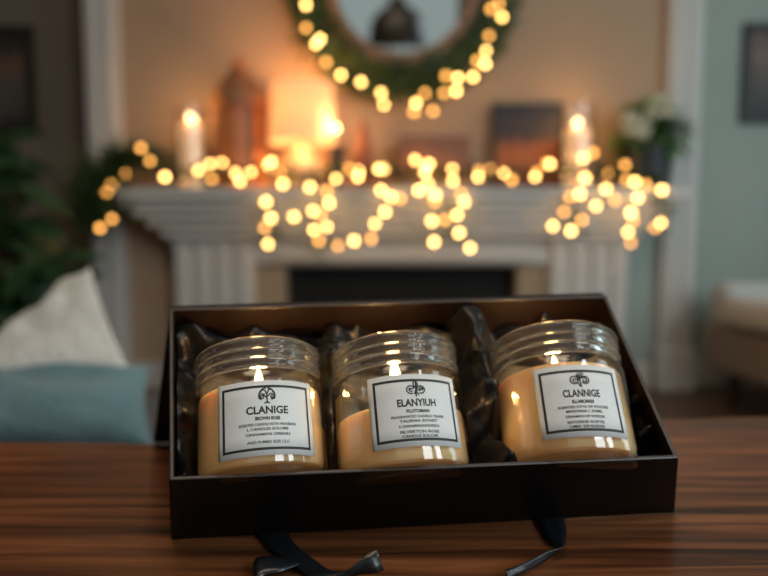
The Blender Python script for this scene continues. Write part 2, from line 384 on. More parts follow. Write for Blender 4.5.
def bulb_mesh(r, m, name):
    bm = bmesh.new(); lathe(bm, [(0, -r), (r * .6, -r * .8), (r * .95, -r * .3), (r, 0), (r * .95, r * .35), (r * .62, r * .8), (r * .3, r * 1.05), (0, r * 1.1)], 12, cap=False)
    o = obj(name, bm, m); me = o.data; bpy.data.objects.remove(o); return me
BM_ = bulb_mesh(.0092, M['bulb'], 'bulb'); BD_ = bulb_mesh(.0094, M['bulbdim'], 'bulb')
def string_lights(label, pts, dim, root, wire_r=.0022):
    t = thing('string_lights', label, 'string lights', root)
    for i, p in enumerate(pts):
        o = bpy.data.objects.new('bulb', BD_ if i in dim else BM_); C.objects.link(o); o.parent = t
        o.location = p - t.location; o.rotation_euler = (random.uniform(-.6, .6), random.uniform(-.6, .6), 0)
        s = random.uniform(.9, 1.12); o.scale = (s, s, s)
    return t
wpts = [(306, 5, 0), (306, 28, 1), (316, 44, 0), (320, 39, 0), (326, 62, 1), (341, 75, 0), (361, 82, 0), (381, 93, 0), (384, 105, 0), (416, 103, 0), (425, 93, 1), (433, 111, 1), (414, 112, 1), (446, 76, 1),
        (458, 78, 0), (456, 91, 0), (444, 93, 1), (473, 77, 0), (486, 51, 0), (477, 61, 1), (485, 64, 0), (489, 36, 1), (491, 9, 1), (502, 17, 0), (499, 3, 1)]
P = [at(x, y, YW - .085) for x, y, _ in wpts]; dim = {i for i, w in enumerate(wpts) if w[2]}
for a in range(0, 195, 14):
    rr = RW + random.uniform(-.01, .03); P.append(Vector((mc.x + math.cos(math.radians(a)) * rr, YW - .085, mc.z + .06 + math.sin(math.radians(a)) * rr)))
sw = string_lights('warm fairy lights wound around the wreath on the mirror', P, dim, Vector((mc.x, YW - .07, mc.z)))
bm = bmesh.new()
path = []
for k in range(260):
    a = 2 * PI * k / 259; rr = RW + .012 + .022 * math.sin(a * 17); path.append(Vector((math.cos(a) * rr, .002 - .014 * math.cos(a * 17), math.sin(a) * rr)))
tube(bm, path, .002, 5); obj('wire', bm, M['wire'], sw)

# ------------------------------------------------------------------ mantel string lights and garland
LB = """141 148 1,150 161 1,126 174 1,112 185 1,106 192 1,165 177 0,100 228 1,112 219 2,199 171 0,210 164 0,222 163 0,212 179 1,236 173 0,240 181 0,251 172 0,268 166 0,271 162 0,280 171 1,283 184 0,266 202 0,271 218 0,265 228 1,268 244 0,294 217 0,
310 187 0,327 191 1,329 203 0,313 211 0,321 215 1,314 230 0,327 227 0,319 241 2,338 246 1,354 241 0,371 239 2,375 224 0,385 212 0,336 179 0,349 169 1,358 177 0,360 171 0,384 169 0,379 169 0,381 190 0,391 197 0,400 199 1,
415 160 0,425 168 0,429 164 0,425 173 0,428 184 0,419 190 0,435 195 0,435 202 1,432 221 0,445 220 1,434 242 0,452 169 0,453 181 0,461 193 1,464 202 0,457 215 0,459 233 0,470 248 0,478 177 0,479 171 1,490 169 1,504 173 0,512 180 1,535 177 0,537 172 1,550 164 0,547 163 1,553 226 0,
565 171 0,583 158 0,593 153 1,585 178 0,580 194 0,570 197 1,596 206 0,606 189 0,608 173 1,615 200 1,564 212 1,571 231 0,582 220 1,625 165 1,626 180 1,635 182 0,646 185 1,662 190 0,638 198 0,631 213 0,633 221 1,628 232 0,631 243 1,661 223 0,655 228 2"""
pts = []; dim = set()
for i, s in enumerate(LB.replace('\n', '').split(',')):
    x, y, d = s.split(); x, y, d = float(x), float(y), int(d)
    Y = YS - .022 if y > 184 else YS + .012 + .03 * random.random()
    if y < 172: Y += .02
    if 90 < x < 116: Y += .03 if y < 205 else -.05
    if x > 650 and y > 200: Y = YS - .02
    pts.append(at(x, y, Y))
    if d: dim.add(i)
sm = string_lights('warm fairy lights draped along the white mantel shelf in swags', pts, dim, Vector((X(401, YS), YS, ZS)))
# the wire visits the bulbs in a greedy nearest order
order = [0]; left = set(range(1, len(pts)))
while left:
    j = min(left, key=lambda k: (pts[k] - pts[order[-1]]).length); order.append(j); left.discard(j)
wp = []
for a, b in zip(order, order[1:]):
    p, q = pts[a], pts[b]; wp.append(p + Vector((0, .012, .004)))
    m_ = (p + q) / 2 + Vector((0, .006, -.01 * min(1, (p - q).length / .1))); wp.append(m_)
wp.append(pts[order[-1]])
bm = bmesh.new(); tube(bm, [p - sm.location for p in catmull(wp, 3)], .0016, 5); obj('wire', bm, M['wire'], sm)

ga = thing('leaf_garland', 'dark green leaf garland lying along the mantel among the fairy lights', 'garland', (X(401, YS), YS + .03, ZS))
gpath = catmull([at(98, 226, YS - .01), at(97, 205, YS), at(104, 188, YS + .03), at(125, 172, YS + .06), at(150, 172, YS + .07), at(200, 178, YS + .045), at(260, 175, YS + .035), at(310, 182, YS + .03),
                 at(350, 178, YS + .04), at(400, 178, YS + .04), at(450, 178, YS + .04), at(510, 179, YS + .04), at(570, 176, YS + .04), at(620, 180, YS + .035), at(660, 186, YS + .02)], 12)
bm = bmesh.new(); n = len(gpath)
for i, p in enumerate(gpath):
    px = CX + F * p.x / p.y
    cnt = 26 if px < 158 else 4
    sp = .045 if px < 158 else .012
    for k in range(cnt):
        q = p + Vector((random.gauss(0, sp), random.uniform(-.02, .015), abs(random.gauss(0, sp * .8)) + (.012 if px > 100 else -.02)))
        d = Vector((random.uniform(-1, 1), random.uniform(-.8, .2), random.uniform(-.2, 1)))
        leaf(bm, q - ga.location, d, Vector((random.uniform(-.4, .4), -.6, 1)), random.uniform(.03, .055) * (1 if px < 158 else .7), random.uniform(.012, .02), .3, 2)
for bx, by in ((320, 232), (450, 225), (665, 205), (270, 225), (575, 212)):
    for k in range(26):
        q = at(bx + random.gauss(0, 6), by + random.gauss(0, 12), YS - .006)
        d = Vector((random.uniform(-1, 1), -.3, random.uniform(-1, .6))); leaf(bm, q - ga.location, d, Vector((0, -1, .2)), random.uniform(.02, .035), .011, .2, 2)
obj('leaf', bm, M['leafd'], ga)
bm = bmesh.new(); tube(bm, [p - ga.location for p in gpath], .004, 6); obj('vine', bm, M['stem'], ga)

# ------------------------------------------------------------------ things on the mantel
YO = 2.46
def flame_bm(h, w, z=0):
    return lathe(bmesh.new(), [(0, z), (w * .35, z + h * .06), (w * .5, z + h * .22), (w * .46, z + h * .4), (w * .3, z + h * .65), (w * .12, z + h * .88), (0, z + h)], 16, cap=False)
def point(name, loc, energy, col, r=.01):
    l = bpy.data.lights.new(name, 'POINT'); l.energy = energy; l.color = col; l.shadow_soft_size = r
    o = bpy.data.objects.new(name, l); C.objects.link(o); o.location = loc; return o
def mantel_candle(name, label, px, pw, ptop, fy, m, Y=YO):
    c = at(px, 200, Y); t = thing(name, label, 'candle', (c.x, Y, ZS)); r = pw / 2 / F * Y; h = Z(ptop, Y) - ZS
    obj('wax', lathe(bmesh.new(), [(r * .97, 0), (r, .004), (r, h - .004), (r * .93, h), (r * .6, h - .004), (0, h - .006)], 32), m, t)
    zf = Z(fy, Y) - ZS
    obj('wick', tube(bmesh.new(), [(0, 0, h - .008), (.001, 0, zf - .012)], .0018, 6), M['wick'], t)
    obj('flame', flame_bm(.021, .012, zf - .0105), M['flame2'], t)
    point('candle_light', (c.x, Y - .03, ZS + zf + .01), 1.1, (1, .55, .22), .02)
    return t
def hurricane(label, px, pw, ptop, Y=YO):
    c = at(px, 200, Y); r = pw / 2 / F * Y; h = Z(ptop, Y) - ZS
    o = obj('glass_cylinder', lathe(bmesh.new(), [(r, .0), (r, h), (r - .003, h), (r - .003, .0)], 40, closed=True), M['hurricane'])
    o.location = (c.x, Y, ZS); return tag(o, label, 'glass cylinder')
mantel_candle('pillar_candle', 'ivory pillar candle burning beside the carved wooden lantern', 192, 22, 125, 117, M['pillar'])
hurricane('clear glass cylinder around the candle left of the wooden lantern', 193, 31, 107)
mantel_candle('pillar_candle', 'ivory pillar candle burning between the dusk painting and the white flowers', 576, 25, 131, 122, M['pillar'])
hurricane('clear glass cylinder around the candle right of the dusk painting', 576, 33, 104)
mantel_candle('pillar_candle', 'short black pillar candle burning in front of the table lamp', 337, 17, 146, 128, M['black'], 2.42)
# carved lantern
c = at(241, 200, 2.50); t = thing('wooden_lantern', 'brown carved wooden lantern with pointed dome left of the lamp', 'lantern', (c.x, 2.50, ZS)); k_ = 2.50 / F
rb = 25 * k_; zb = Z(102, 2.5) - ZS; zt = Z(55, 2.5) - ZS
obj('base', lathe(bmesh.new(), [(rb * 1.08, 0), (rb * 1.08, .02), (rb, .03), (rb, .045)], 8), M['brown'], t, angle=20)
obj('inner_panel', lathe(bmesh.new(), [(rb * .88, .045), (rb * .88, zb - .02)], 8), mat('amber_panel', (.48, .17, .06), (.54, .21, .08), .5, 9), t, angle=20)
for k in range(8):
    a = 2 * PI * k / 8
    p0 = Vector((math.cos(a) * rb * .95, math.sin(a) * rb * .95, .04)); bm = tube(bmesh.new(), [p0, p0 + Vector((0, 0, zb - .06))], .008, 6); obj('post', bm, M['brown'], t)
obj('dome_roof', lathe(bmesh.new(), [(rb * 1.06, zb - .025), (rb * 1.08, zb), (rb * 1.02, zb + .02), (rb * .90, zb + .048), (rb * .68, zb + .075), (rb * .42, zb + .095), (rb * .30, zb + .11), (rb * .30, zb + .125), (rb * .2, zb + .135)], 20), M['brown'], t, angle=35)
obj('finial', lathe(bmesh.new(), [(rb * .2, zb + .135), (rb * .26, zb + .148), (rb * .12, zt - .012), (0, zt)], 16), M['brown'], t)
# table lamp
YL = 2.47; c = at(303, 200, YL); t = thing('table_lamp', 'table lamp with glowing cream drum shade on the mantel', 'lamp', (c.x, YL, ZS)); k_ = YL / F
z0 = Z(143, YL) - ZS; z1 = Z(86, YL) - ZS
obj('lamp_shade', lathe(bmesh.new(), [(33 * k_, z0), (31 * k_, z1), (31 * k_ - .002, z1), (33 * k_ - .002, z0)], 48, closed=True), M['shade'], t)
w = 22 * k_
obj('lamp_base', lathe(bmesh.new(), [(w * .8, 0), (w * .85, .008), (w * .95, .02), (w, .045), (w * .92, .075), (w * .7, .105), (w * .45, .13), (w * .3, z0 - .005), (w * .3, z0 + .005), (0, z0 + .006)], 40), M['ceram'], t)
obj('stem', tube(bmesh.new(), [(0, 0, z0), (0, 0, z0 + .05)], .006, 10), M['brass'], t)
obj('light_bulb', lathe(bmesh.new(), [(0, z0 + .04), (.012, z0 + .045), (.014, z0 + .07), (.028, z0 + .1), (.026, z0 + .125), (0, z0 + .14)], 20), emit('lamp_bulb', (1, .6, .28), 3), t)
point('lamp_light', (c.x, YL - .045, ZS + z0 + .115), 8, (1, .47, .16), .05)
# rust cone ornament
YC = 2.47; c = at(363, 200, YC); r = 13 * YC / F; h = Z(118, YC) - ZS
t = thing('cone_ornament', 'slim rust red cone ornament right of the black candle', 'ornament', (c.x, YC, ZS))
obj('cone', lathe(bmesh.new(), [(r, .022), (r * .85, h * .3), (r * .55, h * .65), (r * .2, h * .93), (0, h)], 24), M['red'], t)
obj('foot', lathe(bmesh.new(), [(r * .7, 0), (r * .75, .006), (r * .35, .014), (r * .4, .022)], 24), M['brown'], t)
# books lying behind the lights
YBk = 2.49; zz = ZS
specs = [(398, 470, .034, (.36, .26, .18), 'cream book lying flat at the bottom of the mantel stack'), (402, 466, .03, (.30, .19, .12), 'tan book lying flat in the middle of the mantel stack'), (400, 467, 0, (.30, .12, .07), 'rust red book lying flat on top of the mantel stack')]
for i, (a, b, th, col, lab) in enumerate(specs):
    if not th: th = max(.03, Z(139, YBk) - zz)
    x0, x1 = X(a, YBk), X(b, YBk); t = thing('book', lab, 'book', ((x0 + x1) / 2, YBk, zz), group='books stacked on the mantel'); w = (x1 - x0) / 2
    bm = bmesh.new(); box(bm, -w, w, -.075, .075, 0, .003); box(bm, -w, w, -.075, .075, th - .003, th); box(bm, -w, w, -.075, -.072, .003, th - .003)
    obj('cover', bm, mat('book_cover', col, None, .6, 30), t, bevel=.001)
    obj('page_block', B(-w + .004, w - .004, -.0715, .071, .0032, th - .0032), mat('book_paper', (.6, .5, .38), None, .9, 60, stretch=(1, 1, 40)), t, smooth=False)
    zz += th + .0005
# dusk painting leaning on the wall
def picture(name, label, x0, x1, z0, z1, y, art, fw, fm, lean=0, th=.022):
    t = thing(name, label, 'picture', ((x0 + x1) / 2, y, z0), Matrix.Rotation(-lean, 3, 'X')); w = (x1 - x0) / 2; h = z1 - z0
    bm = bmesh.new()
    for a in ((-w, w, 0, fw), (-w, w, h - fw, h), (-w, -w + fw, fw, h - fw), (w - fw, w, fw, h - fw)): box(bm, a[0], a[1], -th, 0, a[2], a[3])
    obj('picture_frame', bm, fm, t, bevel=.002)
    obj('print', B(-w + fw, w - fw, -th * .5, -.001, fw, h - fw), art, t, smooth=False)
    return t
picture('framed_painting', 'small dark framed dusk painting with orange field leaning on the mantel', X(491, 2.55), X(562, 2.55), ZS + .001, Z(103, 2.55), 2.545, M['dusk'], .012, M['frame'], math.radians(6))
picture('wall_picture', 'dark framed brown picture on the left wall above the houseplant', X(-45, 2.73), X(42, 2.73), Z(136, 2.73), Z(26, 2.73), YW + .139, M['art_l'], .035, M['frame'])
picture('wall_picture', 'dark framed pinkish picture on the grey green right wall', X(736), X(830), Z(123), Z(22), YW + .019, M['art_r'], .03, M['frame'])
# vase of white flowers
YV = 2.45; c = at(647, 200, YV); k_ = YV / F
t = thing('flower_pot', 'slate blue pot of white flowers and green leaves at the right of the mantel', 'potted plant', (c.x, YV, ZS)); h = Z(143, YV) - ZS
obj('pot', lathe(bmesh.new(), [(17 * k_, 0), (19 * k_, .006), (24 * k_, h - .012), (25 * k_, h), (22.5 * k_, h), (21 * k_, h - .02), (0, h - .02)], 40), M['pot'], t)
bm = bmesh.new()
for k in range(210):
    a = random.uniform(0, 2 * PI); e = random.uniform(-.1, 1.25); r = random.uniform(.03, .12)
    d = Vector((math.cos(a) * math.cos(e), math.sin(a) * math.cos(e) * .7, math.sin(e)))
    leaf(bm, Vector((0, 0, h - .005)) + d * r, d + Vector((random.uniform(-.4, .4), random.uniform(-.4, .4), random.uniform(-.3, .2))), Vector((0, -.3, 1)), random.uniform(.06, .10), random.uniform(.034, .052), .45, 3)
obj('foliage', bm, M['leafg'], t)
for px, py, s in ((630, 125, 1.35), (661, 107, 1.4), (640, 130, 1.1), (650, 113, .9)):
    p = at(px, py, YV - .13) - t.location; bm = bmesh.new()
    for ring in range(3):
        for k in range(6):
            a = 2 * PI * k / 6 + ring * .5; e = .25 + ring * .42
            d = Vector((math.cos(a) * math.cos(e), -math.sin(e) * .8, math.sin(a) * math.cos(e) + .2)); leaf(bm, p, d, Vector((0, -1, 0)), .036 * s * (1 - ring * .12), .032 * s, -.35, 3)
    obj('flower', bm, M['petal'], t)

# ------------------------------------------------------------------ left: house plant, sofa, pillows
YP = 1.95; c = at(2, 235, YP); t = thing('houseplant', 'large leafy dark green houseplant behind the white pillow', 'plant', (c.x, YP, 0))
obj('planter', lathe(bmesh.new(), [(.10, 0), (.12, .01), (.155, .30), (.16, .33), (.145, .33), (.14, .29), (0, .29)], 40), M['terra'], t)
bs, bl = bmesh.new(), bmesh.new()
tips = [(-10, 150), (5, 165), (22, 178), (10, 200), (45, 262), (62, 285), (30, 240), (18, 270), (50, 300), (0, 245), (-15, 290), (35, 305), (-40, 180), (-50, 230), (-70, 270), (12, 300), (58, 262), (-25, 210), (25, 222), (0, 320), (40, 282)]
for px, py in tips:
    p = at(px + random.uniform(-4, 4), py, YP + random.uniform(-.14, .14)) - t.location
    b0 = Vector((random.uniform(-.04, .04), random.uniform(-.04, .04), .28)); mid = b0.lerp(p, .55) + Vector((0, 0, .10))
    pth = catmull([b0, mid, p], 6); tube(bs, pth, .006, 6, .5)
    for k in range(5):
        q = pth[-1 - k] if k < 3 else pth[-1]
        d = Vector((random.uniform(-1, 1), random.uniform(-.9, .3), random.uniform(-.75, .55))); leaf(bl, q, d, Vector((random.uniform(-.3, .3), -.7, .8)), random.uniform(.11, .16), random.uniform(.06, .085), .35, 4)
obj('stem', bs, M['stem'], t); obj('foliage', bl, M['leafp'], t)

SZ = .305
so = thing('sofa', 'low dark sofa seat behind the table holding the two pillows', 'sofa', (-.95, 1.0, 0))
obj('seat_base', B(-.75, .70, -.26, .30, .10, .20), M['sofa'], so, bevel=.02, seg=3)
obj('seat_cushion', B(-.74, .69, -.25, .29, .201, SZ), M['sofa'], so, bevel=.03, seg=4)
for x in (-.68, .63):
    for y in (-.2, .24): obj('leg', tube(bmesh.new(), [(x, y, 0), (x, y, .11)], .02, 10), M['leg'], so)
def pillow(name, label, corners, thick, m, wrinkle=.006, seed=0, n=30, pinch=.10, normal=None):
    # corners: bottom-left, bottom-right, top-right, top-left (world)
    c = [Vector(q) for q in corners]; ctr = sum(c, Vector()) / 4
    nn = normal or (c[1] - c[0]).cross(c[3] - c[0]).normalized()
    bm = bmesh.new(); g = {}
    for side in (1, -1):
        for i in range(n + 1):
            for j in range(n + 1):
                if side == -1 and (i in (0, n) or j in (0, n)): g[side, i, j] = g[1, i, j]; continue
                u, v = i / n, j / n
                uu = u + pinch * math.sin(2 * PI * u) * 0; 
                e = 4 * u * (1 - u); f_ = 4 * v * (1 - v)
                # edges curve inwards between the corners
                su = .5 + (u - .5) * (1 - pinch * f_); sv = .5 + (v - .5) * (1 - pinch * e)
                p = (c[0] * (1 - su) + c[1] * su) * (1 - sv) + (c[3] * (1 - su) + c[2] * su) * sv
                hgt = thick * .5 * (e * f_) ** .42
                w = noise.noise(Vector((u * 3.2 + seed, v * 3.2, side * 1.7 + seed))) * wrinkle + noise.noise(Vector((u * 8 + seed, v * 5, side + seed))) * wrinkle * .5
                g[side, i, j] = bm.verts.new(p + nn * side * (hgt + w * (e * f_) ** .3) - ctr)
    for side in (1, -1):
        for i in range(n):
            for j in range(n):
                bm.faces.new((g[side, i, j], g[side, i + 1, j], g[side, i + 1, j + 1], g[side, i, j + 1]))
    ob = obj(name, bm, m); ob.location = ctr; return tag(ob, label, 'pillow'), c, ctr, nn
# teal pillow lies on the seat, the white one leans on it
YT = .88
a, b_ = at(-150, 440, YT), at(153, 441, YT)
teal, *_ = pillow('throw_pillow', 'dusty teal throw pillow lying under the white knit pillow', [at(-150, 452, .86), at(155, 448, .86), at(150, 366, .96), at(-150, 378, .96)], .10, M['tealf'], .012, 3, pinch=.05)
white, *_ = pillow('throw_pillow', 'white knit throw pillow leaning with one corner up on the teal pillow', [at(-95, 405, .93), at(131, 374, .93), at(90, 267, 1.07), at(-25, 395, 1.05)], .12, M['knit'], .022, 11, pinch=.035)

# ------------------------------------------------------------------ right: armchair
ac = thing('armchair', 'pale grey armchair with dark legs at the right edge by the wall', 'armchair', (1.545, 2.06, 0), Matrix.Rotation(math.radians(-84), 3, 'Z'))
obj('seat_base', B(-.36, .36, -.33, .33, .13, .30), M['taupe'], ac, bevel=.025, seg=3)
obj('seat_cushion', B(-.235, .235, -.36, .20, .302, .41), M['cloth'], ac, bevel=.04, seg=4)
for q in (-1, 1):
    obj('armrest', B(q * .30 - .065, q * .30 + .065, -.32, .34, .28, .45), M['cloth'], ac, bevel=.045, seg=5)
    for y in (-.26, .26): obj('leg', tube(bmesh.new(), [(q * .28, y, 0), (q * .27, y * .96, .14)], .018, 10, 1.4), M['leg'], ac)
obj('backrest', B(-.30, .30, .20, .35, .28, .76), M['cloth'], ac, bevel=.05, seg=5)

# ------------------------------------------------------------------ coffee table with a live back edge
tb = thing('coffee_table', 'dark walnut plank coffee table under the candle box', 'table', (0, .2, 0))
back = [onz(0, 441, TT), onz(80, 441.5, TT), onz(155, 442.5, TT), onz(240, 440, TT), onz(420, 428, TT), onz(560, 419.5, TT), onz(690, 418, TT), onz(768, 416, TT)]
back = [Vector((-.75, back[0].y + .003, TT))] + back + [Vector((.8, back[-1].y + .02, TT))]
curve = catmull(back, 8)
bm = bmesh.new(); TH = .035
top = [bm.verts.new((p.x, p.y - .2, TT)) for p in curve] + [bm.verts.new((.8, -.35, TT)), bm.verts.new((-.75, -.35, TT))]
bot = [bm.verts.new((v.co.x, v.co.y, TT - TH)) for v in top]
bm.faces.new(top); bm.faces.new(bot)
for i in range(len(top)): bm.faces.new((top[i], top[(i + 1) % len(top)], bot[(i + 1) % len(top)], bot[i]))
obj('tabletop', bm, M['table'], tb, bevel=.004, angle=30)
for x in (-.65, .70):
    for y in (-.28, .25): obj('leg', B(x - .03, x + .03, y - .03, y + .03, 0, TT - TH), M['leg'], tb, bevel=.004)

# ------------------------------------------------------------------ gift box propped up on its lid flap
EL = math.radians(38)
Ep, Fp = onz(171, 540, TT), onz(675, 513, TT)
u = (Fp - Ep).normalized(); w_ = Vector((-u.y, u.x, 0)); nb = -w_ * math.sin(EL) + Vector((0, 0, math.cos(EL)))   # nb: outward normal of the opening
def proj(p):
    q = p - CAM; d = q.y * math.cos(TILT) - q.z * math.sin(TILT); up = q.y * math.sin(TILT) + q.z * math.cos(TILT)
    return CX + F * q.x / d, CY - F * up / d
DP = .03
while proj(Ep + nb * DP)[1] > 480.5: DP += .0002
def onrim(px, py, off=0):
    r = ray(px, py); return CAM + r * ((nb.dot(Ep + nb * (DP - off)) - nb.dot(CAM)) / nb.dot(r))
RA, RB, RC, RD = onrim(169, 308), onrim(606, 294.5), onrim(679, 458), onrim(169, 480.5)
BD, BC = Ep.copy(), Fp.copy()
BA, BB = RA - nb * DP + (BD - (RD - nb * DP)) * .6, RB - nb * DP + (BC - (RC - nb * DP)) * .6
vb = ((RA - RD).normalized() + (RB - RC).normalized()).normalized()
gb = thing('gift_box', 'open black gift box tilted up on the table holding three candles', 'box', Ep)
def quad_in(A, B_, C_, D, t):
    uu = (B_ - A).normalized(); u2 = (C_ - D).normalized(); l = (D - A).normalized(); r = (C_ - B_).normalized()
    return A + uu * t + l * t, B_ - uu * t + r * t, C_ - u2 * t - r * t, D + u2 * t - l * t
t_ = .0026
ins = quad_in(RA, RB, RC, RD, t_); inb = [q + nb * t_ for q in quad_in(BA, BB, BC, BD, t_)]
def hexa(bm, q8):
    vs = [bm.verts.new(Vector(q) - gb.location) for q in q8]
    for f in ((0, 1, 2, 3), (4, 7, 6, 5), (0, 4, 5, 1), (1, 5, 6, 2), (2, 6, 7, 3), (3, 7, 4, 0)): bm.faces.new([vs[i] for i in f])
O_R, O_B = (RA, RB, RC, RD), (BA, BB, BC, BD)
bm = bmesh.new()
vo = [bm.verts.new(q - gb.location) for q in O_R]; vi = [bm.verts.new(q - gb.location) for q in ins]; wo = [bm.verts.new(q - gb.location) for q in O_B]; wi = [bm.verts.new(q - gb.location) for q in inb]
for k in range(4):
    j = (k + 1) % 4
    bm.faces.new((vo[k], vo[j], vi[j], vi[k])).material_index = 2; bm.faces.new((vo[k], wo[k], wo[j], vo[j])).material_index = 0
    bm.faces.new((vi[k], vi[j], wi[j], wi[k])).material_index = 1
bm.faces.new(wo).material_index = 0; bm.faces.new(wi).material_index = 1
obj('tray', bm, [M['card'], M['cardin'], M['cardedge']], gb, bevel=.0009, seg=2, smooth=False)
# lid flap hinged on the far rim, standing on the table as an easel
f0 = onz(153, 443.6, TT); f1 = Vector((.15, .585, TT))
g0, g1 = RA + w_ * .003 - Vector((0, 0, .001)), RB + w_ * .003 - Vector((0, 0, .001))
nrm = (f1 - f0).cross(g0 - f0).normalized(); 
if nrm.y < 0: nrm = -nrm
bm = bmesh.new(); z2 = nrm * .003
hexa(bm, [f0 + Vector((0, 0, .0003)), f1 + Vector((0, 0, .0003)), g1, g0, f0 + z2 * .9 + Vector((0, 0, .0003)), f1 + z2 * .9 + Vector((0, 0, .0003)), g1 + z2, g0 + z2])
obj('lid_flap', bm, M['card'], gb, smooth=False, bevel=.0006)

# ------------------------------------------------------------------ jars
JEL = math.radians(58)
JR = None
def wrap(R, x, z): return Vector((math.sin(x / R) * R, -math.cos(x / R) * R, z))
def patch(bm, x0, x1, z0, z1, R, nx=24, nz=2):
    g = [[bm.verts.new(wrap(R, x0 + (x1 - x0) * i / nx, z0 + (z1 - z0) * j / nz)) for j in range(nz + 1)] for i in range(nx + 1)]
    for i in range(nx):
        for j in range(nz): bm.faces.new((g[i][j], g[i + 1][j], g[i + 1][j + 1], g[i][j + 1]))
def stroke(bm, pts, wd, R, x0, z0, s):
    prev = None
    for i, (x, y) in enumerate(pts):
        a = pts[max(i - 1, 0)]; b = pts[min(i + 1, len(pts) - 1)]; dx, dy = b[0] - a[0], b[1] - a[1]; L = math.hypot(dx, dy) or 1
        nx, ny = -dy / L * wd / 2, dx / L * wd / 2
        row = (bm.verts.new(wrap(R, x0 + (x + nx) * s, z0 + (y + ny) * s)), bm.verts.new(wrap(R, x0 + (x - nx) * s, z0 + (y - ny) * s)))
        if prev: bm.faces.new((prev[0], row[0], row[1], prev[1]))
        prev = row
def arc(cx, cy, r, a0, a1, n=10): return [(cx + r * math.cos(math.radians(a0 + (a1 - a0) * i / n)), cy + r * math.sin(math.radians(a0 + (a1 - a0) * i / n))) for i in range(n + 1)]
def text_bm(bm, s, size, z, R, bold=0, width=None, slant=0, x0=0):
    cu = bpy.data.curves.new('t', 'FONT'); cu.body = s; cu.size = size; cu.align_x = 'CENTER'; cu.offset = bold; cu.resolution_u = 3
    o = bpy.data.objects.new('t', cu); C.objects.link(o); dg = bpy.context.evaluated_depsgraph_get(); dg.update()
    me = o.evaluated_get(dg).to_mesh(); xs = [v.co.x for v in me.vertices]
    k = width / (max(xs) - min(xs)) if width else 1
    mid = (max(xs) + min(xs)) / 2
    vs = [bm.verts.new(wrap(R, x0 + (v.co.x - mid) * k, z + v.co.y)) for v in me.vertices]
    for p in me.polygons:
        try: bm.faces.new([vs[i] for i in p.vertices])
        except ValueError: pass
    o.evaluated_get(dg).to_mesh_clear(); bpy.data.objects.remove(o); bpy.data.curves.remove(cu)
EMB = [
    [[(0, -1), (0, .2)], [(-.35, -1), (0, -.75), (.35, -1)], [(0, -.3), (-.5, .15)], [(0, -.1), (.5, .3)], [(0, .1), (-.2, .65)], [(0, .2), (.25, .8)], arc(0, 0, 1, 205, 95), arc(0, 0, 1, 85, -25), arc(-.55, -.15, .38, 250, 40), arc(.6, -.1, .36, 130, -110), arc(-.45, .45, .3, 200, 20), arc(.45, .5, .3, 160, -20), arc(-.6, -.2, .18, 0, 360), arc(.62, -.15, .16, 0, 360)],
    [arc(-.62, -.1, .5, 20, 300), [(-.9, -.1), (-.2, .1)], arc(-.6, -.1, .22, 90, 330), arc(.65, -.1, .48, 200, -120), arc(.68, -.05, .22, 250, -60), [(.3, -.2), (1.1, .1)], [(0, -1), (.05, .9)], [(-.2, -.7), (.1, .2), (.35, .6)], arc(.0, .7, .25, -60, 220), [(0, .1), (-.3, .55)], [(.05, -.3), (.35, -.8)]],
    [arc(-.65, -.05, .48, 20, 310), arc(-.6, -.1, .2, 0, 300), [(-.3, -.4), (-.05, .9)], [(.1, -1), (0, .3), (.3, 1)], [(0, -.2), (-.35, .7)], [(.05, .1), (.55, .85)], arc(.65, -.05, .48, 160, -150), arc(.65, -.1, .22, 90, -220), [(-.05, -.9), (-.3, -.2)], [(.35, .2), (.9, .35)]]]
TXT = [("CLANIGE", ["BROWN ROSE", "SCENTED CANDLE SOYA WAXBEAN", "L CANDLES SOLUME", "CINNAMON ORBARS", "AND FUMED SIZE CLC"]),
       ("ELANYIUH", ["PLUTOMAN", "FRAGRANCED CANDLE TENNE", "TALENIA SONET", "A CINNAMONANDOREDA", "SILVERTON ROSE", "CANDLE SULCER"]),
       ("CLANNIGE", ["ELLAMORRES", "SCENTED SOYA OF ETHOSES", "MINSONNA L SOMEL", "CINNAMON OF NOREDIA", "SAVORENE NORTEL", "LUMEN  SIZE ROSELEN"])]
JARS = [  # base centre px, base depth below rim plane, width px, roll deg, label azimuth deg, wax fill, flame height, label
    dict(b=(263, 489), off=.029, w=130, top=(258, 352), az=6, fill=.66, lw=.73, lz=.125, lh=1.08, fl=.80, name='CLANIGE', label='lit candle jar at the left of the box, label reading CLANIGE'),
    dict(b=(407, 488), off=.029, w=136, top=(393, 350), az=15, fill=.47, lw=.68, lz=.165, lh=1.02, fl=.86, name='ELANYIUH', label='lit candle jar in the middle of the box, half full of wax'),
    dict(b=(573, 478), off=.029, w=132, top=(552, 344), az=17, fill=.70, lw=.63, lz=.15, lh=1.02, fl=.81, name='CLANNIGE', label='lit candle jar at the right of the box, tilted and nearly full')]
jar_frames = []
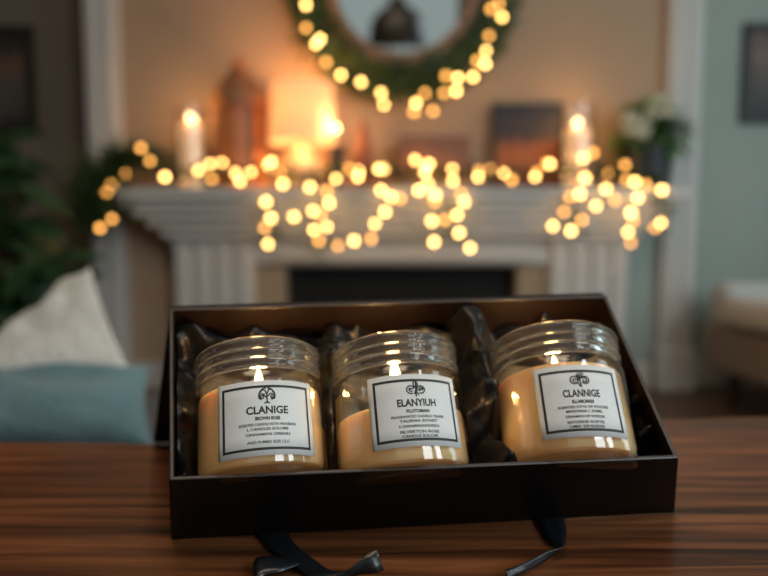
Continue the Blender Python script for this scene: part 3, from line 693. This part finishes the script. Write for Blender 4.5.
for ji, J in enumerate(JARS):
    Pb = onrim(*J['b'], off=J['off'])
    # lean: mostly backwards along the box, rolled so that the top lands where the photo shows it
    best = None; hd = (Pb - CAM); hd.z = 0; hd.normalize(); side = Vector((hd.y, -hd.x, 0))
    R = J['w'] / 2 / F * (Pb - CAM).length * .975; H = R * 2.06
    for k in range(-300, 301):
        ro = math.radians(k * .1); ax = hd * math.cos(JEL) + (Vector((0, 0, 1)) * math.cos(ro) - side * math.sin(ro)) * math.sin(JEL)
        e = abs(proj(Pb + ax.normalized() * H)[0] - J['top'][0])
        if best is None or e < best[0]: best = (e, ax.normalized())
    ax = best[1]
    tow = (CAM - Pb); fy = -(tow - ax * tow.dot(ax)).normalized(); fx = fy.cross(ax)
    rot = Matrix((fx, fy, ax)).transposed()
    az = math.radians(J['az']); rot = rot @ Matrix.Rotation(az, 3, 'Z')
    print('JAR', ji, 'R', R, 'top', proj(Pb + ax * H), 'Pb', Pb, 'base', proj(Pb))
    jar_frames.append((Pb, ax, R, H))
    t = thing('candle_jar', J['label'], 'candle', Pb, rot, 'candle jars in the gift box')
    G = .0022
    outer = [(0, .0), (R * .80, 0), (R * .90, H * .012), (R * .965, H * .04), (R, H * .085), (R, H * .69), (R * .99, H * .72), (R * .965, H * .75), (R * .94, H * .77),
             (R * .935, H * .785), (R * .94, H * .795), (R * .975, H * .808), (R * .985, H * .82), (R * .975, H * .832), (R * .94, H * .845), (R * .935, H * .858), (R * .94, H * .87), (R * .972, H * .882), (R * .982, H * .893), (R * .972, H * .904),
             (R * .94, H * .917), (R * .935, H * .93), (R * .945, H * .94), (R * .985, H * .952), (R * .995, H * .967), (R * .985, H * .985), (R * .955, H)]
    inner = [(R * .90, H), (R * .885, H * .985), (R * .88, H * .80), (R * .885, H * .765), (R * .93, H * .72), (R - G, H * .68), (R - G, H * .14), (R * .90, H * .096), (R * .8, H * .085), (0, H * .082)]
    jb = lathe(bmesh.new(), outer + inner, 96, cap=False)
    for f in jb.faces:
        if f.calc_center_median().z > H * .745: f.material_index = 1
    obj('jar_glass', jb, [M['jar'], M['neck']], t, angle=180)
    zf = H * J['fill']; rw = R - G - .0004
    if J['fill'] > .68: prof_top = [(rw, zf - .003), (rw * .97, zf - .001), (rw * .9, zf)]
    else: prof_top = [(rw, zf - .002), (rw * .985, zf)]
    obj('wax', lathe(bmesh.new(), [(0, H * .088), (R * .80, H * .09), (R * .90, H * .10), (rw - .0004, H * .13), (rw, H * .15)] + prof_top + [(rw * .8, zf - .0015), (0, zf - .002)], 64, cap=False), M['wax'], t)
    fl = H * J['fl']
    obj('wick', tube(bmesh.new(), [(0, 0, zf - .003), (.0003, 0, (zf + fl) / 2), (.0009, 0, fl - .0055)], .0008, 8), M['wick'], t)
    fb = flame_bm(.0165, .0062, fl - .0065); obj('flame', fb, M['flame'], t)
    pl = Pb + ax * (fl + .003); point('candle_light', pl, .22, (1, .55, .2), .004)
    # paper label with border, emblem and lettering
    LW, LZ0 = R * J['lw'], H * J['lz']; LZ1 = LZ0 + R * J['lh']
    LZ1 = min(LZ1, H * .69)
    lb = bmesh.new(); patch(lb, -LW, LW, LZ0, LZ1, R + .00035, 32, 4)
    lo = obj('label', lb, M['paper'], t)
    sd = lo.modifiers.new('s', 'SOLIDIFY'); sd.thickness = .0002; sd.offset = 0
    RR = R + .00058; bm = bmesh.new(); g_ = R * .075; bw = R * .036
    for a in ((-LW + g_, LW - g_, LZ0 + g_, LZ0 + g_ + bw), (-LW + g_, LW - g_, LZ1 - g_ - bw, LZ1 - g_), (-LW + g_, -LW + g_ + bw, LZ0 + g_ + bw, LZ1 - g_ - bw), (LW - g_ - bw, LW - g_, LZ0 + g_ + bw, LZ1 - g_ - bw)):
        patch(bm, *a, RR, 28 if a[1] - a[0] > .01 else 2, 2)
    obj('border', bm, M['ink'], lo)
    LH = LZ1 - LZ0
    bm = bmesh.new()
    for s in EMB[ji]: stroke(bm, s, .17, RR, 0, LZ0 + LH * .785, R * .115)
    obj('emblem', bm, M['ink'], lo)
    head, small = TXT[ji]
    bm = bmesh.new(); text_bm(bm, head, LH * .14, LZ0 + LH * .545, RR, .00018, LW * .82); obj('brand_lettering', bm, M['ink'], lo)
    bm = bmesh.new(); zs = [.46, .385, .325, .255, .155] if ji == 0 else [.455, .385, .325, .255, .18, .12]
    for s, zk, wk in zip(small, zs, [.48, 1.12, .8, .86, .82, .75]):
        text_bm(bm, s, LH * (.062 if zk > .44 else .05), LZ0 + LH * zk, RR, .00004 if zk < .44 else .0001, LW * wk)
    obj('small_print', bm, M['ink'], lo)

# ------------------------------------------------------------------ crumpled satin lining
def injar(p, pad):
    for Pb, ax, R, H in jar_frames:
        q = p - Pb; h = q.dot(ax)
        if -pad < h < H + pad and (q - ax * h).length < R + pad: return True
    return False
i0, i1, i2, i3 = inb
NS, NT = 170, 90; bm = bmesh.new(); g = {}; hg = {}; bp = {}
jx = [0.17, 0.485, 0.815]
for i in range(NS + 1):
    for j in range(NT + 1):
        s, t = .006 + .988 * i / NS, .012 + .976 * j / NT
        p = (i3 * (1 - s) + i2 * s) * (1 - t) + (i0 * (1 - s) + i1 * s) * t
        q = Vector((s * 7 + t * 1.6, t * 3.2, 3.3))
        n1 = noise.noise(q + Vector((noise.noise(q * .7) * 1.6, noise.noise(q * .7 + Vector((5, 1, 2))) * 1.6, 0)))
        ridge = 1 - abs(n1) * 2.2
        n2 = 1 - abs(noise.noise(q * 2.1 + Vector((9, 2, 4)))) * 2
        n3 = 1 - abs(noise.noise(Vector((s * 5 - t * 3, t * 2.2 + s * 2, 8.1)))) * 3.2
        hgt = .006 + .018 * max(0, ridge) + .010 * max(0, n2) + .018 * max(0, n3)
        bet = math.exp(-((s - .335) / .035) ** 2) + 1.25 * math.exp(-((s - .665) / .04) ** 2)
        edge = math.exp(-(s / .04) ** 2) * .7 + math.exp(-((1 - s) / .03) ** 2) * .6 + .75 * math.exp(-((1 - t) / .16) ** 2) + .5 * math.exp(-(t / .06) ** 2)
        hgt += (.030 * bet + .022 * edge) * (.75 + .6 * n1)
        hgt = min(max(hgt, .002), DP * 1.05)
        if min(s, 1 - s) < .03 or min(t, 1 - t) < .04: hgt = min(hgt, DP * .82)
        p1 = (ins[3] * (1 - s) + ins[2] * s) * (1 - t) + (ins[0] * (1 - s) + ins[1] * s) * t
        while hgt > .0012 and injar(p.lerp(p1, hgt / DP), .003): hgt -= .0006
        hg[i, j] = hgt; bp[i, j] = (p, p1)
for it in range(3):
    h2 = {}
    for (i, j), h in hg.items():
        nb_ = [hg[k] for k in ((i - 1, j), (i + 1, j), (i, j - 1), (i, j + 1)) if k in hg]
        h2[i, j] = min(h * .4 + .6 * sum(nb_) / len(nb_), h + (.0004 if h < .002 else .001))
    hg = h2
for k, h in hg.items(): g[k] = bm.verts.new(bp[k][0].lerp(bp[k][1], max(h, .0008) / DP))
for i in range(NS):
    for j in range(NT): bm.faces.new((g[i, j], g[i + 1, j], g[i + 1, j + 1], g[i, j + 1]))
ori = (i0 + i2) / 2
bm.transform(Matrix.Translation(-ori))
so_ = obj('satin_lining', bm, M['satin'], angle=180); so_.location = ori
tag(so_, 'crumpled black satin lining bunched around the jars in the gift box', 'fabric')

# ------------------------------------------------------------------ ribbon
rb_ = thing('ribbon', 'black satin ribbon with loose tails under the front of the gift box', 'ribbon', onz(400, 545, TT))
def strip(name, spine):
    # spine: (left px,py,z) and (right px,py,z) edges of the ribbon
    L = catmull([onz(a[0], a[1], TT + a[2]) for a, b in spine], 8); Rr = catmull([onz(b[0], b[1], TT + b[2]) for a, b in spine], 8)
    bm = bmesh.new(); prev = None
    for l, r in zip(L, Rr):
        row = [bm.verts.new(l.lerp(r, k / 3) - rb_.location + Vector((0, 0, .0007))) for k in range(4)]
        if prev:
            for k in range(3): bm.faces.new((prev[k], prev[k + 1], row[k + 1], row[k]))
        prev = row
    o = obj(name, bm, M['ribbon'], rb_, angle=180); s = o.modifiers.new('s', 'SOLIDIFY'); s.thickness = .0006; s.offset = 1
z_ = .0008
strip('ribbon_tail', [((256, 533, z_), (286, 532, z_)), ((268, 549, .001), (296, 547, .001)), ((288, 562, .002), (312, 560, .003)), ((310, 578, .003), (330, 572, .005)), ((336, 582, .003), (344, 573, .007)), ((360, 575, .004), (352, 568, .010)), ((377, 574, .006), (366, 556, .014)), ((383, 571, .006), (377, 551, .016))])
strip('ribbon_tail', [((300, 566, .0035), (284, 558, .0035)), ((282, 573, .004), (270, 558, .006)), ((262, 578, .003), (258, 559, .007)), ((254, 590, .001), (254, 565, .004))])
strip('ribbon_tail', [((534, 516, z_), (562, 514, z_)), ((541, 530, .001), (566, 528, .002)), ((549, 545, .001), (566, 541, .004)), ((556, 553, .001), (562, 549, .006)), ((548, 561, .001), (548, 553, .006)), ((530, 571, .001), (527, 563, .005)), ((508, 580, .001), (505, 571, .004))])

# ------------------------------------------------------------------ behind the viewer: dark shape added for its silhouette in the mirror
pd = thing('mirror_silhouette', 'dark shape added behind the viewer for its reflection in the mirror', 'lamp', (.12, -.75, 1.33))
obj('silhouette_body', lathe(bmesh.new(), [(.24, 0), (.25, .06), (.23, .2), (.16, .29), (.08, .33), (.07, .40), (0, .405)], 32, cap=False), M['frame'], pd)
obj('silhouette_cord', tube(bmesh.new(), [(0, 0, .40), (0, 0, HC - 1.33)], .006, 8), M['frame'], pd)

# ------------------------------------------------------------------ lights
def area(name, loc, target, sx, sy, e, col, spread=None):
    l = bpy.data.lights.new(name, 'AREA'); l.shape = 'RECTANGLE'; l.size = sx; l.size_y = sy; l.energy = e; l.color = col
    if spread: l.spread = spread
    o = bpy.data.objects.new(name, l); C.objects.link(o); o.location = loc
    o.rotation_euler = (Vector(target) - Vector(loc)).to_track_quat('-Z', 'Y').to_euler(); return o
area('window_daylight', ((WX0 + WX1) / 2, YB - .03, (WZ0 + WZ1) / 2), ((WX0 + WX1) / 2, 0, 1.2), WX1 - WX0 - .1, WZ1 - WZ0 - .1, 1.1, (.85, 1.0, .96))
area('side_window_daylight', (2.2, .55, 1.25), (.9, 2.2, .8), 1.0, 1.5, 19, (.70, .92, 1.0))
area('warm_overhead_fill', (-.15, .1, 2.45), (0, .4, .4), 1.1, .9, 12, (1, .78, .56))  # warm fill added overhead for the table and jars, no fixture there
area('room_fill', (1.75, -1.6, 1.9), (.3, 2.6, .8), .8, 1.0, 21, (.85, .95, 1.0))
area('soft_key', (.86, -.12, 1.15), (.03, .42, .46), .16, .85, 4.2, (.86, .95, 1.0))
wd = bpy.data.worlds.new('world'); bpy.context.scene.world = wd; wd.use_nodes = True
wd.node_tree.nodes['Background'].inputs[0].default_value = (.70, .82, .80, 1); wd.node_tree.nodes['Background'].inputs[1].default_value = .2
sc = bpy.context.scene
sc.view_settings.view_transform = 'Standard'; sc.view_settings.look = 'None'; sc.view_settings.exposure = 0
try:
    sc.cycles.use_denoising = True; sc.cycles.max_bounces = 10; sc.cycles.transparent_max_bounces = 16; sc.cycles.sample_clamp_indirect = 4
except Exception: pass
